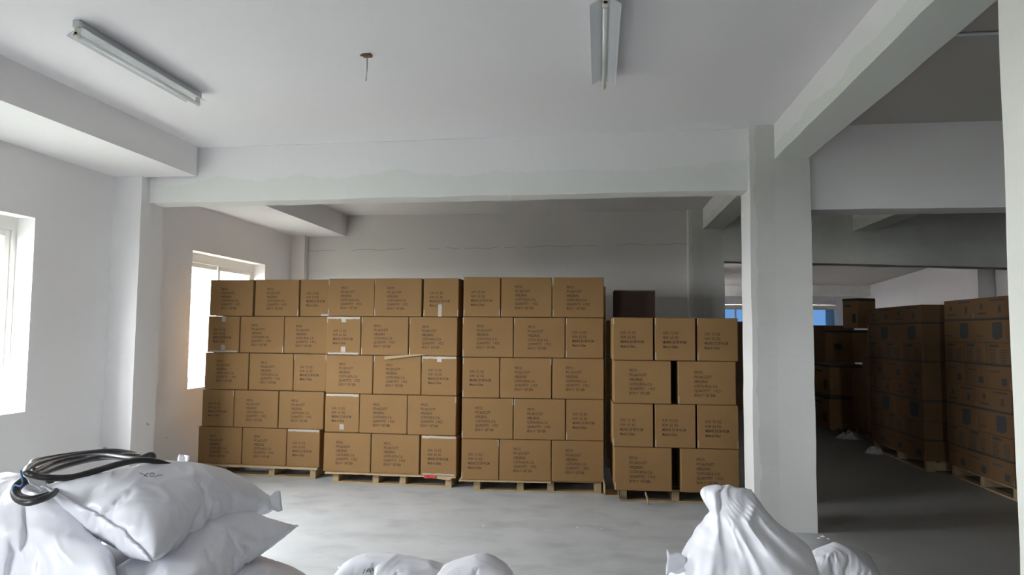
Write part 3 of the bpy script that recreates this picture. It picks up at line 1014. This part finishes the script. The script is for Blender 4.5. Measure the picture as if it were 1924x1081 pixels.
# ------------------------------------------------------------------ white sacks
def sim_pillow(nx, ny, L, Wd, seed, press, frames, bend):
    """a flat two-sided cloth blown up a little: gives the sack its natural puckers"""
    vs, fs, ids = [], [], {}

    def vid(i, j, s):
        b = i in (0, nx) or j in (0, ny)
        k = (i, j, 0 if b else s)
        if k not in ids:
            x, y = (i/nx-.5)*L, (j/ny-.5)*Wd
            z = 0 if b else s*(.012+.007*noise.noise(Vector((x*9, y*9, seed+s))))
            ids[k] = len(vs)
            vs.append((x, y, z))
        return ids[k]
    for s in (1, -1):
        for i in range(nx):
            for j in range(ny):
                q = [vid(i, j, s), vid(i+1, j, s), vid(i+1, j+1, s), vid(i, j+1, s)]
                fs.append(q if s > 0 else q[::-1])
    me = bpy.data.meshes.new('pillow')
    me.from_pydata(vs, [], fs)
    me.update()
    o = bpy.data.objects.new('pillow', me)
    COL.objects.link(o)
    m = o.modifiers.new('c', 'CLOTH')
    s = m.settings
    s.quality = 5
    s.mass = .25
    s.tension_stiffness = s.compression_stiffness = 25
    s.shear_stiffness = 15
    s.bending_stiffness = bend
    s.use_pressure = True
    s.uniform_pressure_force = press
    s.effector_weights.gravity = 0
    s.tension_damping = s.compression_damping = s.shear_damping = 15
    s.air_damping = 3
    m.collision_settings.use_collision = False
    m.point_cache.frame_start, m.point_cache.frame_end = 1, frames
    for f in range(1, frames+1):
        SC.frame_set(f)
    dg = bpy.context.evaluated_depsgraph_get()
    me2 = bpy.data.meshes.new_from_object(o.evaluated_get(dg))
    co = np.empty(len(me2.vertices)*3)
    me2.vertices.foreach_get('co', co)
    bpy.data.objects.remove(o)
    bpy.data.meshes.remove(me)
    bpy.data.meshes.remove(me2)
    SC.frame_set(1)
    co = co.reshape(-1, 3)
    ends = [[ids[(i, j, 0)] for j in range(ny+1)] for i in (0, nx)]
    return co, fs, ends, np.array(vs)


PIL, PIL_F, PIL_E, PIL_0 = sim_pillow(78, 54, 1.0, .66, 1.0, 6, 34, .03)
PIL = PIL.copy()
PIL[:, 0] /= np.abs(PIL[:, 0]).max()
PIL[:, 1] /= np.abs(PIL[:, 1]).max()
PIL[:, 2] /= np.abs(PIL[:, 2]).max()


def ridged(p):
    return 1-abs(noise.noise(p))*2


def finish_sack(P, base, label, flipped, seed, crease, name='sack', group='white woven sacks', seams=True):
    """P: world positions of the pillow vertices"""
    me = bpy.data.meshes.new(name+'_body')
    me.from_pydata([tuple(p-base) for p in P], [], [f[::-1] if flipped else f for f in PIL_F])
    me.polygons.foreach_set('use_smooth', [True]*len(me.polygons))
    me.update()
    if crease:
        nr = [v.normal.copy() for v in me.vertices]
        for v, n in zip(me.vertices, nr):
            q = v.co+Vector((seed*3.1, seed, 0))
            w = noise.noise_vector(q*2.2)*.25
            a = ridged((q+w)*3.2)
            b = ridged((q+w)*Vector((7.5, 7.5, 7.5)) if False else (q+w*1.5)*7.5)
            v.co += n*(crease*(max(a, 0)**3*1.0+max(b, 0)**3*.45-.35))
        me.update()
    root = empty(name, tuple(base))
    tag(root, label, 'sack', group)
    o = obj(name+'_body', me, m_bag, root)
    s = o.modifiers.new('smooth', 'SUBSURF')
    s.levels = s.render_levels = 1
    if seams:
        c = np.array([v.co for v in me.vertices])
        mid = c.mean(0)
        for e in PIL_E:
            pts = c[e]
            out = pts.mean(0)-mid
            out = out/np.linalg.norm(out)
            mb = MB()
            n = len(e)
            vs = [tuple(p) for p in pts]+[tuple(p+out*(.016+.004*math.sin(k*1.9))) for k, p in enumerate(pts)]
            mb.add(vs, [(k, k+1, n+k+1, n+k) for k in range(n-1)], True)
            so = obj('sewn_seam', mb, m_bag, root)
            sm_ = so.modifiers.new('t', 'SOLIDIFY')
            sm_.thickness = .003
    return root


def sack(corners, up, down, label, flip=(1, 1), sag=0, seed=0, bulge=None, crease=.006, seams=True):
    """corners A(-,-) B(+,-) C(+,+) D(-,+): A-B and D-C are the long sides; pillow offsets run along the patch normal"""
    A, B, C, D = [np.array(c) for c in corners]
    u = PIL[:, 0]*flip[0]
    v = PIL[:, 1]*flip[1]
    w = PIL[:, 2]
    a, b = (u+1)/2, (v+1)/2
    P = (np.outer((1-a)*(1-b), A)+np.outer(a*(1-b), B)+np.outer(a*b, C)+np.outer((1-a)*b, D))
    du, dv = (B+C-A-D), (C+D-A-B)
    nrm = np.cross(du, dv)
    nrm = nrm/np.linalg.norm(nrm)
    up_ = nrm[2] > 0
    if not up_:
        nrm = -nrm
    P = P+np.outer(np.where(w > 0, w*up, w*down), nrm)
    P[:, 2] -= sag*(u**2*.6+v**2*.4)
    if bulge:
        for i in range(len(P)):
            q = noise.noise_vector(Vector(P[i]*bulge[0])+Vector((seed, 0, 0)))
            P[i] += np.array(q)*bulge[1]
    P[:, 2] = np.maximum(P[:, 2], .012)
    base = (A+B+C+D)/4
    base[2] = P[:, 2].min()
    root = finish_sack(P, base, label, (flip[0]*flip[1] > 0) != up_, seed, crease, seams=seams)
    return root, base, P


def pt(x, y, Y):
    return tuple(at(x, y, 'Y', Y))


# pile at the lower left
T, TB, TP = sack((pt(287, 1052, 2.26), pt(528, 950, 3.30), pt(345, 888, 3.40), pt(80, 912, 2.42)), .16, .17, 'plump white sack lying on top of the pile under the hose', (1, 1), seed=1, crease=.009)
U, UB, UP = sack((pt(340, 1190, 2.10), pt(560, 990, 3.10), pt(385, 945, 3.30), pt(190, 1085, 2.42)), .10, .12, 'white sack directly beneath the topmost sack', (-1, 1), seed=2, crease=.006)
sack((pt(330, 1150, 2.4), pt(540, 1190, 2.5), pt(580, 1085, 3.15), pt(420, 1050, 3.3)), .12, .14, 'low white sack at the right foot of the pile', (1, -1), seed=3)
sack((pt(260, 1180, 2.15), pt(-190, 1010, 2.40), pt(-70, 915, 3.1), pt(165, 985, 2.85)), .24, .22, 'crumpled white sack at the left edge of the view', (1, 1), bulge=(5, .03), seed=4, crease=.016)
# sacks underneath that carry the pile
for (x, y, lab) in ((-2.5, 2.65, 'white sack at the bottom left of the pile'), (-1.55, 2.70, 'white sack at the bottom of the pile under the others')):
    c4 = [(x+p, y+q, .215) for p, q in ((.36, -.52), (.36, .52), (-.36, .52), (-.36, -.52))]
    sack(c4, .20, .21, lab, seed=x)


c4 = [(-2.02+p, 2.72+q, .56) for p, q in ((.30, -.42), (.30, .42), (-.30, .42), (-.30, -.42))]
sack(c4, .13, .13, 'white sack wedged in the middle of the pile', seed=9)


def ear(root, base, p, d, s, seed, side=None):
    """loose twisted corner of a sack"""
    p, d = Vector(p)-Vector(base), Vector(d).normalized()
    side = Vector(side).normalized() if side else d.cross(Vector((0, 0, 1))).normalized()
    lift = side.cross(d).normalized()
    mb = MB()
    n = 8
    vs = []
    for i in range(n+1):
        t = i/n
        wv = s*(.45+.25*t+.08*math.sin(t*9+seed))
        for j in range(9):
            q = j/8*2-1
            vs.append(p+d*(s*1.3*t)+side*(wv*q)+lift*(s*(.11*math.cos(q*3.2+seed+t*2)*(1-.3*t)+.10*t+.05*math.sin(7*t+q*5))))
    fs = [(i*9+j, i*9+j+1, (i+1)*9+j+1, (i+1)*9+j) for i in range(n) for j in range(8)]
    o = obj('sack_ear', mb.add(vs, fs, True), m_bag, root)
    m = o.modifiers.new('t', 'SOLIDIFY')
    m.thickness = .003
    return o


ear(T, TB, pt(492, 947, 3.22), (.8, .3, .12), .07, 1, (-.3, .3, 1))
ear(T, TB, pt(340, 884, 3.38), (.1, .3, .9), .06, 2)
ear(T, TB, pt(82, 920, 2.45), (-.6, -.1, .6), .06, 3)

# sacks lying on the floor at the bottom centre
L1, _, _ = sack((pt(600, 1120, 3.55), pt(800, 1140, 3.5), pt(890, 1075, 3.95), pt(640, 1062, 4.0)), .15, .26, 'white sack lying low at the bottom edge, left of centre', (1, 1), bulge=(4, .03))
sack((pt(770, 1140, 3.35), pt(990, 1140, 3.35), pt(952, 1072, 3.9), pt(835, 1072, 3.9)), .13, .26, 'white sack lying low at the bottom edge, near centre', (-1, 1), bulge=(4, .03), seed=4)
sack((pt(1490, 1110, 3.6), pt(1680, 1130, 3.6), pt(1640, 1060, 4.3), pt(1520, 1050, 4.3)), .16, .26, 'white sack lying low behind the standing sack at the right', (1, -1))

# the big standing sack at the right
prof = [(912, 1352, 1412, .05), (918, 1322, 1414, .10), (930, 1314, 1424, .15), (945, 1319, 1437, .17), (958, 1327, 1447, .16), (968, 1333, 1455, .17), (980, 1322, 1468, .20), (995, 1312, 1492, .24), (1017, 1303, 1520, .28), (1043, 1281, 1530, .32), (1081, 1258, 1536, .36), (1140, 1235, 1552, .40), (1230, 1225, 1570, .42), (1330, 1235, 1570, .42), (1450, 1250, 1560, .40)]
YS = 2.75
rings = []
for (py, xl, xr, dp) in prof:
    a, b = at(xl, py, 'Y', YS), at(xr, py, 'Y', YS)
    rings.append((a.z*.5+b.z*.5, a.x, b.x, dp))
zs = np.array([r[0] for r in rings][::-1])
z0_, z1_ = zs[0], zs[-1]
u, v, w = PIL_0[:, 0]*2, PIL_0[:, 1]/.33, PIL[:, 2]
t = (u+1)/2
z = z0_+(z1_-z0_)*t
xl = np.interp(z, zs, [r[1] for r in rings][::-1])
xr = np.interp(z, zs, [r[2] for r in rings][::-1])
dp = np.interp(z, zs, [r[3] for r in rings][::-1])
neck = at(1390, 968, 'Y', YS).z
P = np.empty_like(PIL)
for i in range(len(P)):
    q = Vector((xl[i]*.5+xr[i]*.5+v[i]*(xr[i]-xl[i])*.5, w[i]*.4, z[i]))
    # folds fan out of the neck
    fan = (q.x-at(1345, 968, 'Y', YS).x)/max(.08, abs(q.z-neck)+.12)
    near = math.exp(-((q.z-neck)/.30)**2)
    f = ridged(Vector((fan*1.5, q.z*.9, 3+(0 if w[i] > 0 else 5))))
    f2 = ridged(Vector((fan*3.6+1, q.z*1.6, 8)))
    fold = (max(f, 0)**2*.030+max(f2, 0)**2*.014-.016)*(.35+near)
    edge = 1-abs(v[i])**6
    ww = abs(1-abs(v[i])**2.4)**.5*min(1, (1-t[i])/.05)**.5*min(1, t[i]/.03)**.5*np.sign(w[i])
    P[i] = (q.x+.012*noise.noise(Vector((q.z*9, v[i]*2, 2))), YS-((.35*w[i]+.65*ww)*dp[i]*.62+np.sign(w[i])*fold*edge), q.z+.010*noise.noise(Vector((v[i]*3, q.z*5, 9)))*(1 if t[i] > .5 else 0))
lo = P[:, 2].min()
k = P[:, 2] < .35
P[k, 2] = .012+(.35-.012)*(P[k, 2]-lo)/(.35-lo)
bx, by = float((rings[-1][1]+rings[-1][2])/2), YS
root = finish_sack(P, np.array([bx, by, .0]), 'tall white sack with a pinched neck standing by the column', False, 5, .010, seams=False)
ear(root, (bx, by, 0), pt(1290, 1060, 2.68), (-.9, -.2, .10), .060, 4, (.1, .4, 1))


# ------------------------------------------------------------------ hose on the pile
def spline(pts, n=8):
    pts = [Vector(p) for p in pts]
    out = []
    for i in range(len(pts)-1):
        p0, p1, p2, p3 = pts[max(i-1, 0)], pts[i], pts[i+1], pts[min(i+2, len(pts)-1)]
        for k in range(n):
            t = k/n
            out.append(.5*((2*p1)+(-p0+p2)*t+(2*p0-5*p1+4*p2-p3)*t*t+(-p0+3*p1-3*p2+p3)*t**3))
    out.append(pts[-1])
    return out


loops = [(345, 883, 2.95), (322, 876, 2.85), (290, 867, 2.75), (262, 865, 2.70), (225, 872, 2.62), (180, 885, 2.55), (135, 897, 2.48), (90, 898, 2.42), (62, 893, 2.40), (49, 886, 2.42),
         (62, 874, 2.6), (95, 865, 2.85), (135, 858, 3.0), (190, 849, 3.1), (235, 852, 3.15), (262, 862, 3.1), (278, 866, 3.0), (288, 860, 2.92), (282, 855, 2.9), (255, 863, 2.85), (200, 857, 2.95), (150, 860, 2.95), (100, 872, 2.8), (62, 890, 2.55), (38, 905, 2.42), (26, 922, 2.38), (32, 938, 2.33), (52, 945, 2.30), (80, 938, 2.32), (100, 928, 2.4),
         (110, 912, 2.5), (85, 900, 2.55), (62, 884, 2.6), (62, 868, 2.75), (90, 862, 2.9), (150, 853, 3.05), (215, 848, 3.15), (258, 856, 3.15), (240, 858, 3.0), (180, 862, 2.95), (110, 880, 2.75), (60, 900, 2.5), (34, 918, 2.4), (36, 932, 2.36), (60, 938, 2.34), (92, 930, 2.4)]
hp = [at(x, y, 'Y', Y) for x, y, Y in loops]
hb = hp[0].copy()
h = empty('hose_coil', tuple(hb))
tag(h, 'coil of thick black hose lying on the topmost sacks', 'hose')
obj('hose', MB().tube([p-hb for p in spline(hp, 7)], .0125, 10), m_hose, h)
tie = [at(x, y, 'Y', 2.36)-hb for x, y in ((39, 884), (41, 895), (43, 908), (38, 914), (28, 912), (24, 922))]
obj('cable_tie', MB().tube(spline(tie, 5), .0035, 6), m_blue, h)


# ------------------------------------------------------------------ marker scribbles on the sacks
from mathutils.bvhtree import BVHTree


def scribble(root, strokes, r, mdl):
    body = [c for c in root.children if c.name.startswith('sack_body')][0]
    off = Vector(root.location)
    bvh = BVHTree.FromPolygons([v.co+off for v in body.data.vertices], [tuple(p.vertices) for p in body.data.polygons])
    mb = MB()
    for st_ in strokes:
        ps = []
        for x, y in st_:
            d = (at(x, y, 'Y', 2)-CPOS).normalized()
            h_ = bvh.ray_cast(CPOS, d)
            if h_[0] is not None:
                ps.append(h_[0]-d*.004-off)
        if len(ps) > 1:
            mb.tube(spline(ps, 3), r, 5)
    if mb.v:
        o = obj('marker_writing', mb, mdl, root)
        o['kind'] = 'stuff'


scribble(T, [[(262, 889), (270, 892), (277, 896)], [(270, 896), (275, 891), (279, 889)], [(281, 892), (285, 889), (290, 891), (287, 896), (282, 895)], [(290, 897), (298, 893), (306, 893)]], .0011, m_inkfar)
scribble(L1, [[(682, 1078), (686, 1070)], [(688, 1076), (692, 1069), (690, 1074), (695, 1072)], [(693, 1068), (697, 1075)], [(698, 1067), (702, 1073)]], .0016, m_inkfar)
